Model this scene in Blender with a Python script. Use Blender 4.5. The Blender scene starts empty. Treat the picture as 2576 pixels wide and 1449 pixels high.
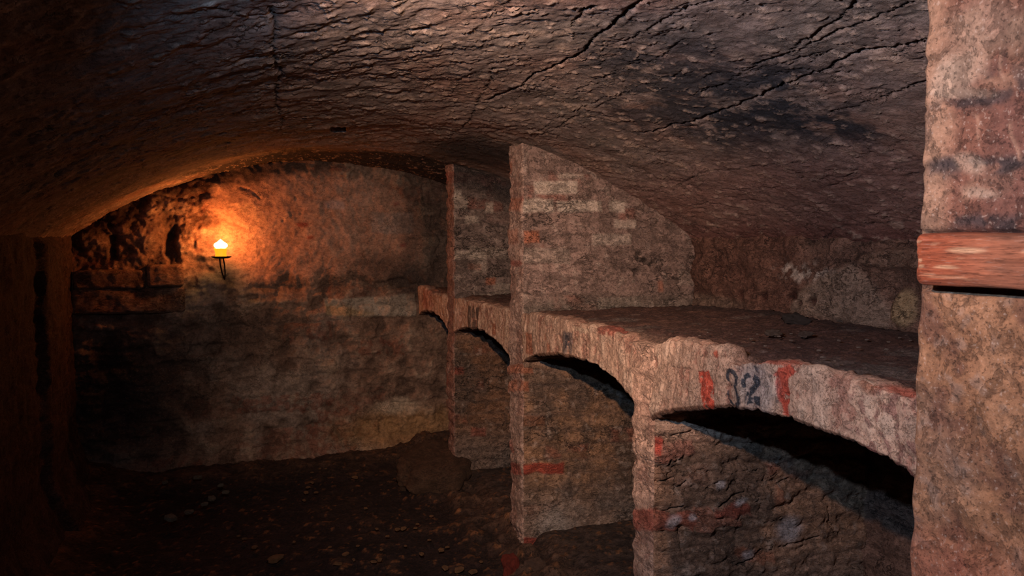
import bpy, math
import numpy as np
sc = bpy.context.scene
COL = sc.collection
EYE = 1.6                                   # eye height above the dirt floor
# ------------------------------------------------------------------ camera frame
FPX, CX, CY = 2000.0, 1288.0, 724.5
YAW = math.radians(21.3); PIT = math.atan(124/FPX)
Fw = np.array([math.sin(YAW)*math.cos(PIT), math.cos(YAW)*math.cos(PIT), -math.sin(PIT)])
Rt = np.array([math.cos(YAW), -math.sin(YAW), 0.0]); Up = np.cross(Rt, Fw)
EYEP = np.array([0, 0, EYE])
def ray(x, y): return Fw + Rt*(x-CX)/FPX - Up*(y-CY)/FPX
def onx(x, y, X=1.5):                       # survey: where a sight line meets a wall plane
    r = ray(x, y); return EYEP + r*X/r[0]
def ony(x, y, Y):
    r = ray(x, y); return EYEP + r*Y/r[1]
def onz(x, y, Z=0.0):
    r = ray(x, y); return EYEP + r*(Z-EYE)/r[2]
VX, VR, VTOP = .85, 2.75, EYE+.55           # barrel vault axis, radius, crown
VZ = VTOP-VR
def vault_z(x): return VZ + np.sqrt(np.maximum(VR**2-(np.asarray(x)-VX)**2, 0))
def onv(x, y):                              # -> (arc position, y) on the vault
    r = ray(x, y); a = r[0]**2+r[2]**2; b = 2*(r[0]*(0-VX)+r[2]*(EYE-VZ)); c = VX**2+(EYE-VZ)**2-VR**2
    t = (-b+math.sqrt(b*b-4*a*c))/(2*a); p = EYEP+r*t
    return np.array([math.atan2(p[0]-VX, p[2]-VZ)*VR, p[1]])
# ------------------------------------------------------------------ noise
_rng = np.random.default_rng(7)
_perm = _rng.permutation(256); _perm = np.concatenate([_perm, _perm, _perm])
_g = _rng.normal(size=(256, 3)); _g /= np.linalg.norm(_g, axis=1)[:, None]; _g = _g.astype(np.float32)
def pn(x, y, z=0.0, seed=0):
    x, y, z = np.broadcast_arrays(np.asarray(x, np.float32)+seed*17.3, np.asarray(y, np.float32)+seed*5.7, np.asarray(z, np.float32)+seed*3.1)
    xi, yi, zi = np.floor(x).astype(int), np.floor(y).astype(int), np.floor(z).astype(int)
    xf, yf, zf = x-xi, y-yi, z-zi
    u, v, w = [t*t*t*(t*(t*6-15)+10) for t in (xf, yf, zf)]
    out = 0
    for dx in (0, 1):
        for dy in (0, 1):
            for dz in (0, 1):
                h = _perm[_perm[_perm[(xi+dx) & 255]+((yi+dy) & 255)]+((zi+dz) & 255)]
                gr = _g[h]
                d = gr[..., 0]*(xf-dx)+gr[..., 1]*(yf-dy)+gr[..., 2]*(zf-dz)
                out = out + d*(u if dx else 1-u)*(v if dy else 1-v)*(w if dz else 1-w)
    return out*1.5
def fbm(x, y, z=0.0, o=4, seed=0, gain=.5):
    s, a, f = 0, 1.0, 1.0
    for i in range(o):
        s = s + a*pn(x*f, y*f, z*f, seed+i*3); a *= gain; f *= 2.03
    return s
def ss(a, b, x):
    t = np.clip((x-a)/(b-a), 0, 1); return t*t*(3-2*t)
def terrace(h, k, sharp=.25):
    q = h*k; f = np.floor(q); r = q-f
    return (f+ss(.5-sharp, .5+sharp, r))/k
def lin(r, g, b):
    c = np.array([r, g, b])/255.0
    return np.where(c <= .04045, c/12.92, ((c+.055)/1.055)**2.4)
def mix(c, c2, m): return c + (np.asarray(c2)-c)*np.clip(m, 0, 1)[..., None]
def flat(shape, c): return np.broadcast_to(np.asarray(c, float), shape+(3,)).copy()
def pdist(U, V, pts):                       # distance to a polyline
    d = np.full(np.shape(U), 1e9)
    for (a, b), (c, e) in zip(pts[:-1], pts[1:]):
        vx, vy = c-a, e-b; L = vx*vx+vy*vy+1e-12
        t = np.clip(((U-a)*vx+(V-b)*vy)/L, 0, 1)
        d = np.minimum(d, np.hypot(U-a-t*vx, V-b-t*vy))
    return d
def poly(U, V, pts, soft=.004):             # soft filled polygon
    pts = [tuple(p) for p in pts]
    ins = np.zeros(np.shape(U), bool); n = len(pts)
    for i in range(n):
        (a, b), (c, e) = pts[i], pts[(i+1) % n]
        if abs(e-b) < 1e-9: continue
        cr = ((b > V) != (e > V)) & (U < (c-a)*(V-b)/(e-b)+a); ins ^= cr
    d = pdist(U, V, pts+[pts[0]]); sd = np.where(ins, d, -d)
    return ss(-soft, soft, sd)
def blob(U, V, c, ru, rv, ang=0.0, soft=.5):
    du, dv = U-c[0], V-c[1]; ca, sa = math.cos(ang), math.sin(ang)
    d = np.hypot((du*ca+dv*sa)/ru, (-du*sa+dv*ca)/rv)
    return ss(1+soft, 1-soft, d)
def bricks(u, v, L=.255, H=.078, J=.012, seed=0, warp=.006):
    """course pattern: joint mask (1 in the joint) and two random numbers per brick"""
    uu = u+warp*fbm(u*9, v*9, 0, 3, seed+40); vv = v+warp*fbm(u*6, v*6, 3, 3, seed+50)
    row = np.floor(vv/H).astype(int); fv = vv/H-row
    off = (row % 2)*.5 + .13*np.sin(row*12.9898+seed)
    cu = uu/L+off; c = np.floor(cu).astype(int); fu = cu-c
    d = np.minimum(np.minimum(fu, 1-fu)*L, np.minimum(fv, 1-fv)*H)
    r1 = np.abs(np.sin(row*127.1+c*311.7+seed*7.7)*43758.5453) % 1
    r2 = np.abs(np.sin(row*269.5+c*183.3+seed*3.3)*24634.6345) % 1
    return ss(J, J*.35, d), r1, r2
def cracks(u, v, seed, su=7., sv=14., width=.05, dens=.0):
    """thin wandering hairlines, longer along u"""
    a = fbm(u*su, v*sv, 0, 4, seed, .55); m = fbm(u*su*.4, v*sv*.4, 5, 2, seed+9)
    return ss(width, width*.25, np.abs(a))*ss(dens, dens+.25, m)
# ------------------------------------------------------------------ materials
def nd(nt, t, **kw):
    n = nt.nodes.new(t)
    for k, v in kw.items():
        if k in n.inputs: n.inputs[k].default_value = v
        else: setattr(n, k, v)
    return n
def masonry(name, bump=.5, dist=.004, sc1=18., sc2=60., sc3=150., lo=.62, hi=1.32, fl=.72, flb=.35, rough=.9, pit=.45, speck=None, speckamt=.0, crack=0., csc=7., stretch=(1, 1, 1), spec=.25):
    """limewash over mortar: crisp flaked patches, fine mottling, pits, pale specks and hairline cracks, coloured by the surface's own tint"""
    m = bpy.data.materials.new(name); m.use_nodes = True; nt = m.node_tree; nt.nodes.clear(); L = nt.links.new
    out = nd(nt, 'ShaderNodeOutputMaterial'); bs = nd(nt, 'ShaderNodeBsdfPrincipled')
    bs.inputs['Roughness'].default_value = rough; bs.inputs['Specular IOR Level'].default_value = spec
    L(bs.outputs[0], out.inputs[0])
    tc = nd(nt, 'ShaderNodeTexCoord'); mp = nd(nt, 'ShaderNodeMapping'); mp.inputs['Scale'].default_value = stretch
    L(tc.outputs['Object'], mp.inputs[0])
    at = nd(nt, 'ShaderNodeAttribute', attribute_name='tint')
    def noise(sc_, det, ro, dis=0.):
        n = nd(nt, 'ShaderNodeTexNoise', Scale=sc_, Detail=det, Roughness=ro, Distortion=dis); L(mp.outputs[0], n.inputs[0]); return n.outputs[0]
    def mr(src, a, b, c, d):
        r = nd(nt, 'ShaderNodeMapRange'); L(src, r.inputs[0])
        for i, v in enumerate((a, b, c, d)): r.inputs[i+1].default_value = v
        return r.outputs[0]
    def math_(op, x, y, z=None):
        n = nd(nt, 'ShaderNodeMath', operation=op)
        for i, v in enumerate((x, y, z)):
            if v is None: continue
            if isinstance(v, (int, float)): n.inputs[i].default_value = v
            else: L(v, n.inputs[i])
        return n.outputs[0]
    nA, nB, nC = noise(sc1, 9., .68, .5), noise(sc2, 7., .75), noise(sc3, 4., .65)
    mask = mr(nA, .515, .545, 0., 1.)
    val = math_('MULTIPLY', mr(nB, .36, .64, lo, hi), mr(nA, .505, .555, 1., fl))
    pits = mr(nC, .36, .41, 1., 0.)
    val = math_('MULTIPLY', val, math_('MULTIPLY_ADD', pits, -pit, 1.))
    hgt = math_('MULTIPLY_ADD', nB, .9, math_('MULTIPLY', mask, -flb))
    hgt = math_('MULTIPLY_ADD', nC, .35, hgt); hgt = math_('MULTIPLY_ADD', pits, -.25, hgt)
    if crack:
        n4 = noise(csc, 7., .62, .2); n5 = noise(csc*.45, 2., .5)
        ck = math_('MULTIPLY', mr(math_('ABSOLUTE', math_('SUBTRACT', n4, .5), None), .0, .012, 1., 0.), mr(n5, .50, .56, 0., 1.))
        hgt = math_('MULTIPLY_ADD', ck, -crack, hgt)
        val = math_('MULTIPLY', val, math_('MULTIPLY_ADD', ck, -.35, 1.))
    mu = nd(nt, 'ShaderNodeMix', data_type='RGBA', blend_type='MULTIPLY'); mu.inputs[0].default_value = 1
    L(at.outputs['Color'], mu.inputs[6]); L(val, mu.inputs[7]); last = mu.outputs[2]
    if speck is not None:
        r2 = mr(nC, .60, .66, 0., speckamt)
        mx = nd(nt, 'ShaderNodeMix', data_type='RGBA'); L(r2, mx.inputs[0]); L(last, mx.inputs[6])
        mx.inputs[7].default_value = (*speck, 1); last = mx.outputs[2]
    L(last, bs.inputs['Base Color'])
    bp = nd(nt, 'ShaderNodeBump', Strength=bump, Distance=dist)
    L(hgt, bp.inputs['Height']); L(bp.outputs[0], bs.inputs['Normal'])
    return m
def plain(name, c, rough=.6, metal=0., emit=None, es=0., sss=0.):
    m = bpy.data.materials.new(name); m.use_nodes = True; nt = m.node_tree; bs = nt.nodes['Principled BSDF']
    tc = nd(nt, 'ShaderNodeTexCoord'); n1 = nd(nt, 'ShaderNodeTexNoise', Scale=60., Detail=3.)
    nt.links.new(tc.outputs['Object'], n1.inputs[0])
    mu = nd(nt, 'ShaderNodeMix', data_type='RGBA'); mu.inputs[6].default_value = (*[v*.75 for v in c], 1); mu.inputs[7].default_value = (*[min(1, v*1.2) for v in c], 1)
    nt.links.new(n1.outputs[0], mu.inputs[0]); nt.links.new(mu.outputs[2], bs.inputs['Base Color'])
    bs.inputs['Roughness'].default_value = rough; bs.inputs['Metallic'].default_value = metal
    if emit is not None:
        bs.inputs['Emission Color'].default_value = (*emit, 1); bs.inputs['Emission Strength'].default_value = es
    if sss: bs.inputs['Subsurface Weight'].default_value = sss; bs.inputs['Subsurface Radius'].default_value = (.02, .008, .003)
    return m
PALE = tuple(lin(205, 180, 160))
M_vault = masonry('vault_plaster', bump=.9, dist=.010, sc1=13, sc2=42, sc3=110, lo=.80, hi=1.3, fl=.86, flb=.3, pit=.3, speck=PALE, speckamt=.15, crack=1.3, csc=5.5, stretch=(1, .62, 1))
M_plaster = masonry('limewashed_masonry', bump=.9, dist=.006, sc1=20, sc2=70, sc3=190, lo=.70, hi=1.2, fl=.84, flb=.45, pit=.4, speck=tuple(lin(225, 200, 176)), speckamt=.3)
M_brick = masonry('dirty_brickwork', bump=1., dist=.008, sc1=15, sc2=48, sc3=140, lo=.82, hi=1.75, fl=.74, pit=.4, speck=PALE, speckamt=.22, crack=1.2, csc=6, stretch=(1, 1, 1.7))
M_pier = masonry('weathered_terracotta', bump=.8, dist=.006, sc1=17, sc2=55, sc3=120, lo=.62, hi=1.3, fl=.70, pit=.45, speck=PALE, speckamt=.25)
M_end = masonry('patched_end_wall', bump=.7, dist=.006, sc1=9, sc2=36, sc3=110, lo=.8, hi=1.5, fl=.8, pit=.4, speck=PALE, speckamt=.15, crack=.6, csc=3.5, stretch=(1, 1, 1.4))
M_dirt = masonry('loose_dirt', bump=1., dist=.010, sc1=22, sc2=80, sc3=200, lo=.7, hi=2.0, fl=.75, pit=.5, speck=tuple(lin(150, 125, 110)), speckamt=.5)
M_soil = masonry('dark_floor_soil', bump=1., dist=.010, sc1=9, sc2=30, sc3=80, lo=.5, hi=1.5, fl=.7, pit=.4, speck=tuple(lin(105, 70, 40)), speckamt=.4)
M_wood = masonry('orange_red_weathered_beam', bump=.7, dist=.003, sc1=10, sc2=35, sc3=80, lo=.6, hi=1.3, fl=.75, rough=.75, pit=.4, speck=PALE, speckamt=.15, stretch=(4, .35, 5))
# ------------------------------------------------------------------ mesh builders
def link(me, name, mat, parent=None, smooth=True):
    o = bpy.data.objects.new(name, me); COL.objects.link(o); me.materials.append(mat)
    if parent is not None: o.parent = parent
    if smooth: me.shade_smooth()
    return o
def mesh_from(name, V, Fq, tint=None, caps=()):
    me = bpy.data.meshes.new(name); nv, nf = len(V), len(Fq)
    loops = [Fq.ravel()]+[np.asarray(c) for c in caps]
    starts = list(range(0, 4*nf, 4)); s = 4*nf
    tot = np.full(nf+len(caps), 4)
    for i, c in enumerate(caps): starts.append(s); s += len(c); tot[nf+i] = len(c)
    li = np.concatenate(loops).astype(np.int32)
    me.vertices.add(nv); me.vertices.foreach_set('co', V.astype(np.float32).ravel())
    me.loops.add(len(li)); me.loops.foreach_set('vertex_index', li)
    me.polygons.add(len(tot)); me.polygons.foreach_set('loop_start', np.array(starts, np.int32)); me.polygons.foreach_set('loop_total', tot.astype(np.int32))
    if tint is not None:
        a = me.attributes.new('tint', 'FLOAT_COLOR', 'POINT'); c = np.ones((nv, 4), np.float32); c[:, :3] = np.clip(tint.reshape(-1, 3), 0, 1)
        a.data.foreach_set('color', c.ravel())
    me.update(calc_edges=True); me.validate(); return me
def quads(n, m, wrap=False):
    i = np.arange(n-1)[:, None]; j = np.arange(m if wrap else m-1)[None]
    a = i*m+j; b = i*m+(j+1) % m
    return np.stack([a, b, b+m, a+m], -1).reshape(-1, 4)
def sheet(name, P, tint, mat, thick=None, flip=False, parent=None):
    """dense displaced sheet P[n,m,3]; thick = offset vector closes it into a slab"""
    n, m = P.shape[:2]; q = quads(n, m)
    if flip: q = q[:, ::-1]
    V = P.reshape(-1, 3); T = tint.reshape(-1, 3)
    if thick is not None:                  # rim + coarse back face
        top = np.arange(m); bot = (n-1)*m+np.arange(m); lf = np.arange(n)*m; rt = lf+m-1
        rim = np.concatenate([top[:-1], rt[:-1], bot[::-1][:-1], lf[::-1][:-1]])
        rim2 = len(V)+np.arange(len(rim)); V = np.concatenate([V, V[rim]+np.asarray(thick)]); T = np.concatenate([T, T[rim]])
        k = len(rim); a = rim; b = np.roll(rim, -1); c = np.roll(rim2, -1); d = rim2
        r = np.stack([b, a, d, c], -1); q2 = r if not flip else r[:, ::-1]
        q = np.concatenate([q, q2]); cap = rim2 if flip else rim2[::-1]
        return link(mesh_from(name, V, q, T, [cap[::-1]]), name, mat, parent)
    return link(mesh_from(name, V, q, T), name, mat, parent)
def tag(o, label=None, cat=None, group=None, kind=None):
    for k, v in (('label', label), ('category', cat), ('group', group), ('kind', kind)):
        if v: o[k] = v
    return o
# ================================================================== SETTING
def graded(a, b, r, dmin):                  # spacing that grows with distance from the eye
    out = [a]
    while out[-1] < b: out.append(out[-1]+max(dmin, r*abs(out[-1])))
    out[-1] = b; return np.array(out)
# ---- ceiling: barrel vault
C_top = lin(142, 120, 109)
def build_vault():
    yv = np.concatenate([np.linspace(-1.6, 1.1, 40)[:-1], graded(1.1, 5.80, .0036, .004)])
    s0, s1 = math.asin((-.80-VX)/VR)*VR, math.asin((2.56-VX)/VR)*VR
    sv = np.arange(s0, s1, .0062)
    Yg, Sg = np.meshgrid(yv, sv, indexing='ij'); th = Sg/VR
    wu = Sg+.03*fbm(Sg*4, Yg*4, 0, 3, 1); wv = Yg+.03*fbm(Sg*4, Yg*4, 7, 3, 2)
    big = fbm(Sg*1.3, Yg*1.3, 0, 3, 3)
    a = fbm(wu*6, wv*5, 0, 5, 4, .55)
    fl = terrace(a, 5, .10)
    b = fbm(wu*17, wv*12, 0, 4, 5, .55); fl2 = terrace(b, 3.4, .10)
    h = .014*big + .0050*fl + .0050*fl2*ss(-.5, .35, fbm(Sg*2.5, Yg*2.5, 0, 2, 8)+.2) + .0012*fbm(Sg*42, Yg*42, 0, 3, 6)
    # hairline cracks running mostly along the vault
    right = ss(.0, .5, Sg)
    ck = cracks(Yg, Sg, 11, 3.2, 8.0, .05, -.15)*right
    ck2 = cracks(Yg, Sg, 21, 6, 9, .06, .12)
    h = h - .006*ck - .005*ck2
    jag = .010*fbm(Sg*22, Yg*22, 0, 4, 31, .6)+.02*pn(Sg*3, Yg*3, 0, 33)
    def P(*pp): return [tuple(onv(*p)) for p in pp]
    big_cracks = [(P((1230,250),(1310,215),(1370,180),(1460,140),(1500,95),(1560,50),(1640,-15)), .0055, .022),
        (P((1610,335),(1740,310),(1860,268),(1960,225),(2070,180),(2150,150),(2250,130),(2335,105)), .0055, .022),
        (P((1440,70),(1475,25),(1492,14)), .005, .016),
        (P((1560,110),(1640,70),(1700,40),(1810,0)), .003, .009), (P((1800,230),(1900,170),(2050,110),(2180,60),(2330,-5)), .003, .012),
        (P((2090,285),(2200,250),(2330,212)), .0035, .013), (P((1980,130),(2100,65),(2170,-5)), .0035, .011),
        (P((1330,330),(1430,280),(1520,245),(1590,232)), .003, -.006), (P((1340,345),(1440,300),(1580,240)), .003, .007),
        (P((1690,480),(1760,440),(1900,420),(2040,400)), .003, .007), (P((2000,690),(2100,575),(2290,548)), .003, .004),
        (P((690,20),(690,90),(685,160),(706,200),(700,260),(705,330)), .004, .010), (P((520,20),(620,48),(760,35)), .004, .008),
        (P((1500,210),(1590,170),(1660,150),(1720,100)), .003, .008), (P((1250,170),(1180,300),(1130,350)), .003, .008)]
    cm = 0
    for pts, w, dep in big_cracks:
        d = pdist(Sg+jag, Yg+jag*.8, pts); wl = 1.35*w*(.40+.9*np.abs(pn(Sg*5, Yg*5, 0, 61)))*(1+.10*Yg)
        k = np.exp(-(d/wl)**2); h = h-dep*k+.07*dep*np.exp(-((d-2.6*wl)/(2*wl))**2); cm = np.maximum(cm, k*(dep > 0))
    # square putlog hole and two small holes
    cs = P((833,317),(871,317),(869,334),(835,334)); hole = poly(Sg+.1*jag, Yg+.1*jag, cs, .004); h = h-.17*hole
    for p, r in (((622,146), .016), ((576,187), .02), ((1055,75), .016), ((765,77), .016)):
        c = onv(*p); k = np.exp(-(((Sg-c[0])/(r*1.6))**2+((Yg-c[1])/r)**2)); h = h-.02*k
    h = h+.0035*ss(.45, .58, fbm(wu*30, wv*20, 0, 3, 75, .6)+.25*fbm(wu*9, wv*9, 0, 4, 72))
    h = np.where(Yg < 1.1, .016*big, h)
    r_ = VR-h
    P3 = np.stack([VX+r_*np.sin(th), Yg, VZ+r_*np.cos(th)], -1)
    # colour: dirty pinkish lime plaster, stains, soot
    col = flat(Sg.shape, C_top)
    fb3 = fbm(Sg*24, Yg*18, 0, 4, 74, .6); n1 = fbm(Sg*2.2, Yg*2.2, 0, 4, 71); n2 = fbm(wu*9, wv*9, 0, 4, 72)
    col = mix(col, lin(118, 104, 94), ss(0, .5, n1)*.7); col = mix(col, lin(150, 108, 88), ss(.0, .6, -n1)*.6)
    col = mix(col, lin(178, 148, 128), ss(.15, .6, n2)*.55); col = mix(col, lin(92, 70, 60), ss(.2, .7, -n2)*.5)
    col = mix(col, lin(185, 155, 132), ss(.02, .3, fl2-b*.9)*.25)
    for p, ru, rv, k in (((1560,160), .13, .22, .75), ((1660,230), .16, .30, .75), ((1800,170), .12, .2, .55), ((1870,290), .20, .26, .95), ((2010,290), .16, .2, .9), ((2120,350), .08, .16, .85),
                      ((1620,300), .12, .3, .7), ((1930,220), .1, .2, .8), ((1760,320), .12, .25, .7), ((1850,360), .09, .2, .7)):
        c = onv(*p); nn = fbm(wu*7, wv*7, 0, 4, 73)
        mk = blob(Sg+.09*nn, Yg+.14*nn, c, ru, rv, 0, .65)*ss(-.35, .15, nn+.55*fb3+.12)
        col = mix(col, lin(56, 54, 57), mk*min(1, k*1.15))
    # reddish band low over the niches
    col = mix(col, lin(150, 104, 90), ss(1.0, 1.4, Sg+.12*n1)*.6); col = mix(col, lin(126, 78, 68), ss(1.55, 1.80, Sg+.10*n1)*.75)
    # darker near the end wall and beside the middle pier
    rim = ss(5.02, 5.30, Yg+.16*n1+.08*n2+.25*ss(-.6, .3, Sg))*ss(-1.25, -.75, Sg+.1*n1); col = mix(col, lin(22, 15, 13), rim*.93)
    chip_ = fbm(wu*30, wv*20, 0, 3, 75, .6); chp = ss(.48, .58, chip_+.25*n2); col = mix(col, lin(196, 164, 142), chp*.55)
    c = onv(1200, 390); col = mix(col, lin(38, 32, 32), blob(Sg+.08*n2, Yg+.1*n1, c, .28, .5, 0, .6)*.85)
    col = mix(col, lin(48, 36, 32), cm*.75)
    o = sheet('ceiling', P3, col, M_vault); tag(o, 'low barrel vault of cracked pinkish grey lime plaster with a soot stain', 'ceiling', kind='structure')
build_vault()
# ---- end wall
YE = 5.78
def build_end():
    xv = np.arange(-.84, 2.56, .0075); n = 260
    vv = np.linspace(0, 1, n)
    X, V = np.meshgrid(xv, vv, indexing='xy'); Z = -.05+V*(vault_z(X)+.09+.05)
    n1 = fbm(X*1.6, Z*1.6, 0, 4, 101); n2 = fbm(X*7, Z*7, 0, 4, 102); n3 = fbm(X*22, Z*22, 0, 3, 103)
    def P(*pp): return [tuple(ony(*p, YE)[[0, 2]]) for p in pp]
    smooth = poly(X+.05*n2, Z+.05*n2, P((520,480),(600,440),(760,430),(900,450),(1060,520),(1070,640),(980,700),(840,690),(720,700),(600,720),(545,640)), .05)
    jt, b1, b2 = bricks(X, Z, .34, .125, .02, 3, .03)
    rough = 1-smooth
    h = .02*n1 + rough*(.022*n2+.010*terrace(n2, 4, .12)-.010*jt+.010*(b1-.5)) + .006*n2 + .006*n3
    h -= .012*cracks(X, Z, 111, 3, 8, .05, .05)*(.4+.6*rough)
    ex = poly(X+.012*n2, Z+.012*n2, P((418,590),(438,572),(446,615),(458,662),(430,668),(414,640)), .02); h -= .05*ex
    ex2 = poly(X+.012*n2, Z+.012*n2, P((274,595),(290,595),(289,655),(276,657)), .02); h -= .04*ex2
    ex3 = poly(X+.02*n2, Z+.012*n2, P((470,640),(530,655),(535,690),(478,700)), .03); h -= .04*ex3
    for q in (((480,870),(560,868),(550,892),(470,895)), ((600,745),(650,742),(650,752),(600,757)), ((780,735),(812,722),(815,735),(790,742)), ((940,710),(1010,700),(1060,715),(1000,728),(950,722))):
        h -= .03*poly(X+.01*n2, Z+.01*n2, P(*q), .012)
    for q, w in ((((600,470),(630,478),(655,500)), .006), (((590,560),(620,575)), .005)):
        h -= .012*np.exp(-(pdist(X, Z, P(*q))/w)**2)
    for p in ((733,543),(757,537),(690,570),(745,500),(655,635),(712,555)):
        c = P(p)[0]; h -= .012*np.exp(-((X-c[0])**2+(Z-c[1])**2)/.011**2)
    slab = poly(X+.004*n2, Z+.006*n2, P((815,752),(930,748),(1045,738),(1047,795),(930,797),(820,793)), .008); h += .014*slab
    # battered, rubble-strewn foot of the wall
    h += .05*ss(.16, .02, Z+.03*n1)
    P3 = np.stack([X, YE-h, Z], -1)
    col = flat(X.shape, lin(118, 92, 76))
    col = mix(col, lin(128, 112, 100), ss(0, .5, n1)*.8); col = mix(col, lin(70, 52, 42), ss(0, .5, -n2)*.7*(.3+.7*rough)); col = mix(col, lin(150, 128, 108), ss(.25, .7, n2)*.6)
    col = mix(col, lin(160, 118, 96), smooth*.6)
    col = mix(col, lin(112, 56, 40), ss(.72, .95, b2)*ss(0, .3, n3+.2)*.45*rough)
    for q, c, k in ((((745,560),(775,558),(778,568),(750,572)), lin(120,50,38), .8), (((775,590),(792,590),(792,598),(775,600)), lin(130,55,38), .8), (((1005,615),(1025,610),(1020,622),(1008,622)), lin(110,40,36), .7), (((990,510),(1002,508),(1005,516),(992,518)), lin(120,50,40), .6),
                    (((815,505),(866,505),(866,527),(815,525)), lin(140,122,116), .8), (((930,535),(1040,535),(1040,590),(935,585)), lin(128,116,108), .5)):
        col = mix(col, c, poly(X+.01*n2, Z+.01*n2, P(*q), .01)*k)
    col = mix(col, lin(150, 138, 122), slab*.75); col = mix(col, lin(150, 118, 76), slab*poly(X, Z, P((810,765),(870,770),(940,790),(880,800),(810,795)), .03)*.6)
    # ochre damp band low on the right, dark upper left rim and right corner
    col = mix(col, lin(150, 112, 72), blob(X+.1*n1, Z+.04*n2, P((1010,1075))[0], .42, .14, 0, .6)*.75)
    col = mix(col, lin(175, 155, 132), blob(X+.04*n1, Z+.03*n2, P((1000,1025))[0], .16, .05, 0, .6)*.7)
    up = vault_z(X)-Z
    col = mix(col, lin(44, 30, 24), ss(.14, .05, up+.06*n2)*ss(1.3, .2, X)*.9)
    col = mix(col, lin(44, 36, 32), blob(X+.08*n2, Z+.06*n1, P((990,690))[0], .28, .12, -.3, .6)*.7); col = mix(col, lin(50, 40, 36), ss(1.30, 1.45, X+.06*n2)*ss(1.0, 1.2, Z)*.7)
    col = mix(col, lin(46, 32, 26), ex*.9); col = mix(col, lin(40, 30, 26), ex2*.9)  # shade inside the two slits painted into their colour
    col = mix(col, lin(60, 36, 26), blob(X+.06*n2, Z+.06*n2, P((478,540))[0], .12, .26, 0, .5)*ss(-.25, .25, -n3-.1*n2+.05)*.75)
    col = mix(col, lin(38, 30, 28), blob(X+.1*n1, Z+.05*n2, P((250,1000))[0], .6, .45, 0, .7)*.85)  # lower left: falloff of the lamp beam painted into the tint
    col = mix(col, lin(66, 54, 48), blob(X+.1*n1, Z+.05*n2, P((560,850))[0], .45, .18, 0, .7)*.6)
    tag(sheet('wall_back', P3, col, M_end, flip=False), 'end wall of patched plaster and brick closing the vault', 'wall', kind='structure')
build_end()
# ---- left wall and the back wall of the niches
def side_wall(name, X0, sgn, y0, y1, ztop, seed, base, label, extra=None):
    yv = graded(y0, y1, .0026, .009) if y0 > 0 else np.concatenate([np.linspace(y0, 1.2, 60)[:-1], graded(1.2, y1, .003, .011)])
    zv = np.arange(-.05, ztop, .010)
    Z, Y = np.meshgrid(zv, yv, indexing='ij')
    n1 = fbm(Y*1.7, Z*1.7, 0, 4, seed); n2 = fbm(Y*7, Z*7, 0, 4, seed+1); n3 = fbm(Y*24, Z*24, 0, 3, seed+2)
    jt, b1, b2 = bricks(Y, Z, .27, .085, .015, seed, .02)
    h = .015*n1+.018*n2+.008*terrace(n2, 4, .12)+.005*n3-.006*jt-.012*cracks(Y, Z, seed+5, 4, 7, .05, .05)
    col = flat(Y.shape, base); col = mix(col, base*1.5, ss(0, .5, n1)*.6); col = mix(col, base*.5, ss(.05, .6, -n2)*.8); col = mix(col, base*1.7, ss(.3, .7, n2)*.5)
    if extra: h, col = extra(Y, Z, h, col, n1, n2, n3)
    P3 = np.stack([np.full_like(Y, X0)+sgn*h, Y, Z], -1)
    return tag(sheet(name, P3, col, M_brick, flip=sgn < 0), label, 'wall', kind='structure')
def left_extra(Y, Z, h, col, n1, n2, n3):
    h = h*.5 + .05*ss(4.55, 4.62, Y+.01*n2)*ss(5.18, 5.10, Y+.01*n2)*ss(1.62, 1.56, Z) + .12*ss(.35, 0, Z+.06*n1)
    return h, col
side_wall('wall_left', -.78, 1, -1.6, YE+.04, 1.68, 201, lin(64, 46, 40), 'rough dark wall along the left of the passage', left_extra)
def right_extra(Y, Z, h, col, n1, n2, n3):
    def P(*pp): return [tuple(onx(*p, 2.5)[[1, 2]]) for p in pp]
    up = ss(1.1, 1.3, Z)
    # reddish decayed left part, pale plaster patches right
    col = mix(col, lin(92, 58, 46), ss(2.75, 2.95, Y+.1*n2)*.7)
    pt = poly(Y+.03*n2, Z+.02*n2, P((2075,690),(2140,665),(2200,720),(2250,800),(2230,830),(2060,800),(1990,785),(2000,740)), .02)
    col = mix(col, lin(150, 124, 104), pt*.8); h = h*(1-.6*pt)+.012*pt
    pt2 = blob(Y, Z, P((2275,775))[0], .055, .07, 0, .25); col = mix(col, lin(160, 132, 96), pt2*.8); h = h+.02*pt2
    lt = blob(Y+.05*n2, Z+.03*n2, P((2020,685))[0], .16, .035, 0, .6); col = mix(col, lin(190, 168, 150), lt*ss(0, .25, n3)*.9)
    lip = poly(Y+.01*n2, Z+.01*n2, P((2150,650),(2200,630),(2330,625),(2330,680),(2260,678),(2170,660)), .012); h = h+.045*lip; col = mix(col, lin(120, 92, 74), lip*.7)
    for p, a, b in (((2045,757), .028, .022), ((1995,745), .035, .018), ((2015,765), .02, .014), ((1925,745), .02, .025), ((1860,740), .02, .02)):
        c = P(p)[0]; k = blob(Y+.01*n3, Z+.01*n3, c, a, b, 0, .3); col = mix(col, lin(58, 30, 22), k*.9); h = h-.022*k
    col = mix(col, lin(120, 100, 84), blob(Y+.05*n2, Z, P((1790,760))[0], .25, .035, 0, .6)*.6)
    h = h - .02*np.exp(-(pdist(Y+.01*n2, Z+.01*n2, P((2235,800),(2238,745),(2270,715)))/.008)**2)
    return h, col
side_wall('wall_right', 2.5, -1, .6, YE+.04, 1.70, 231, lin(118, 86, 70), 'back wall of the niches with flaking plaster', right_extra)
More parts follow.
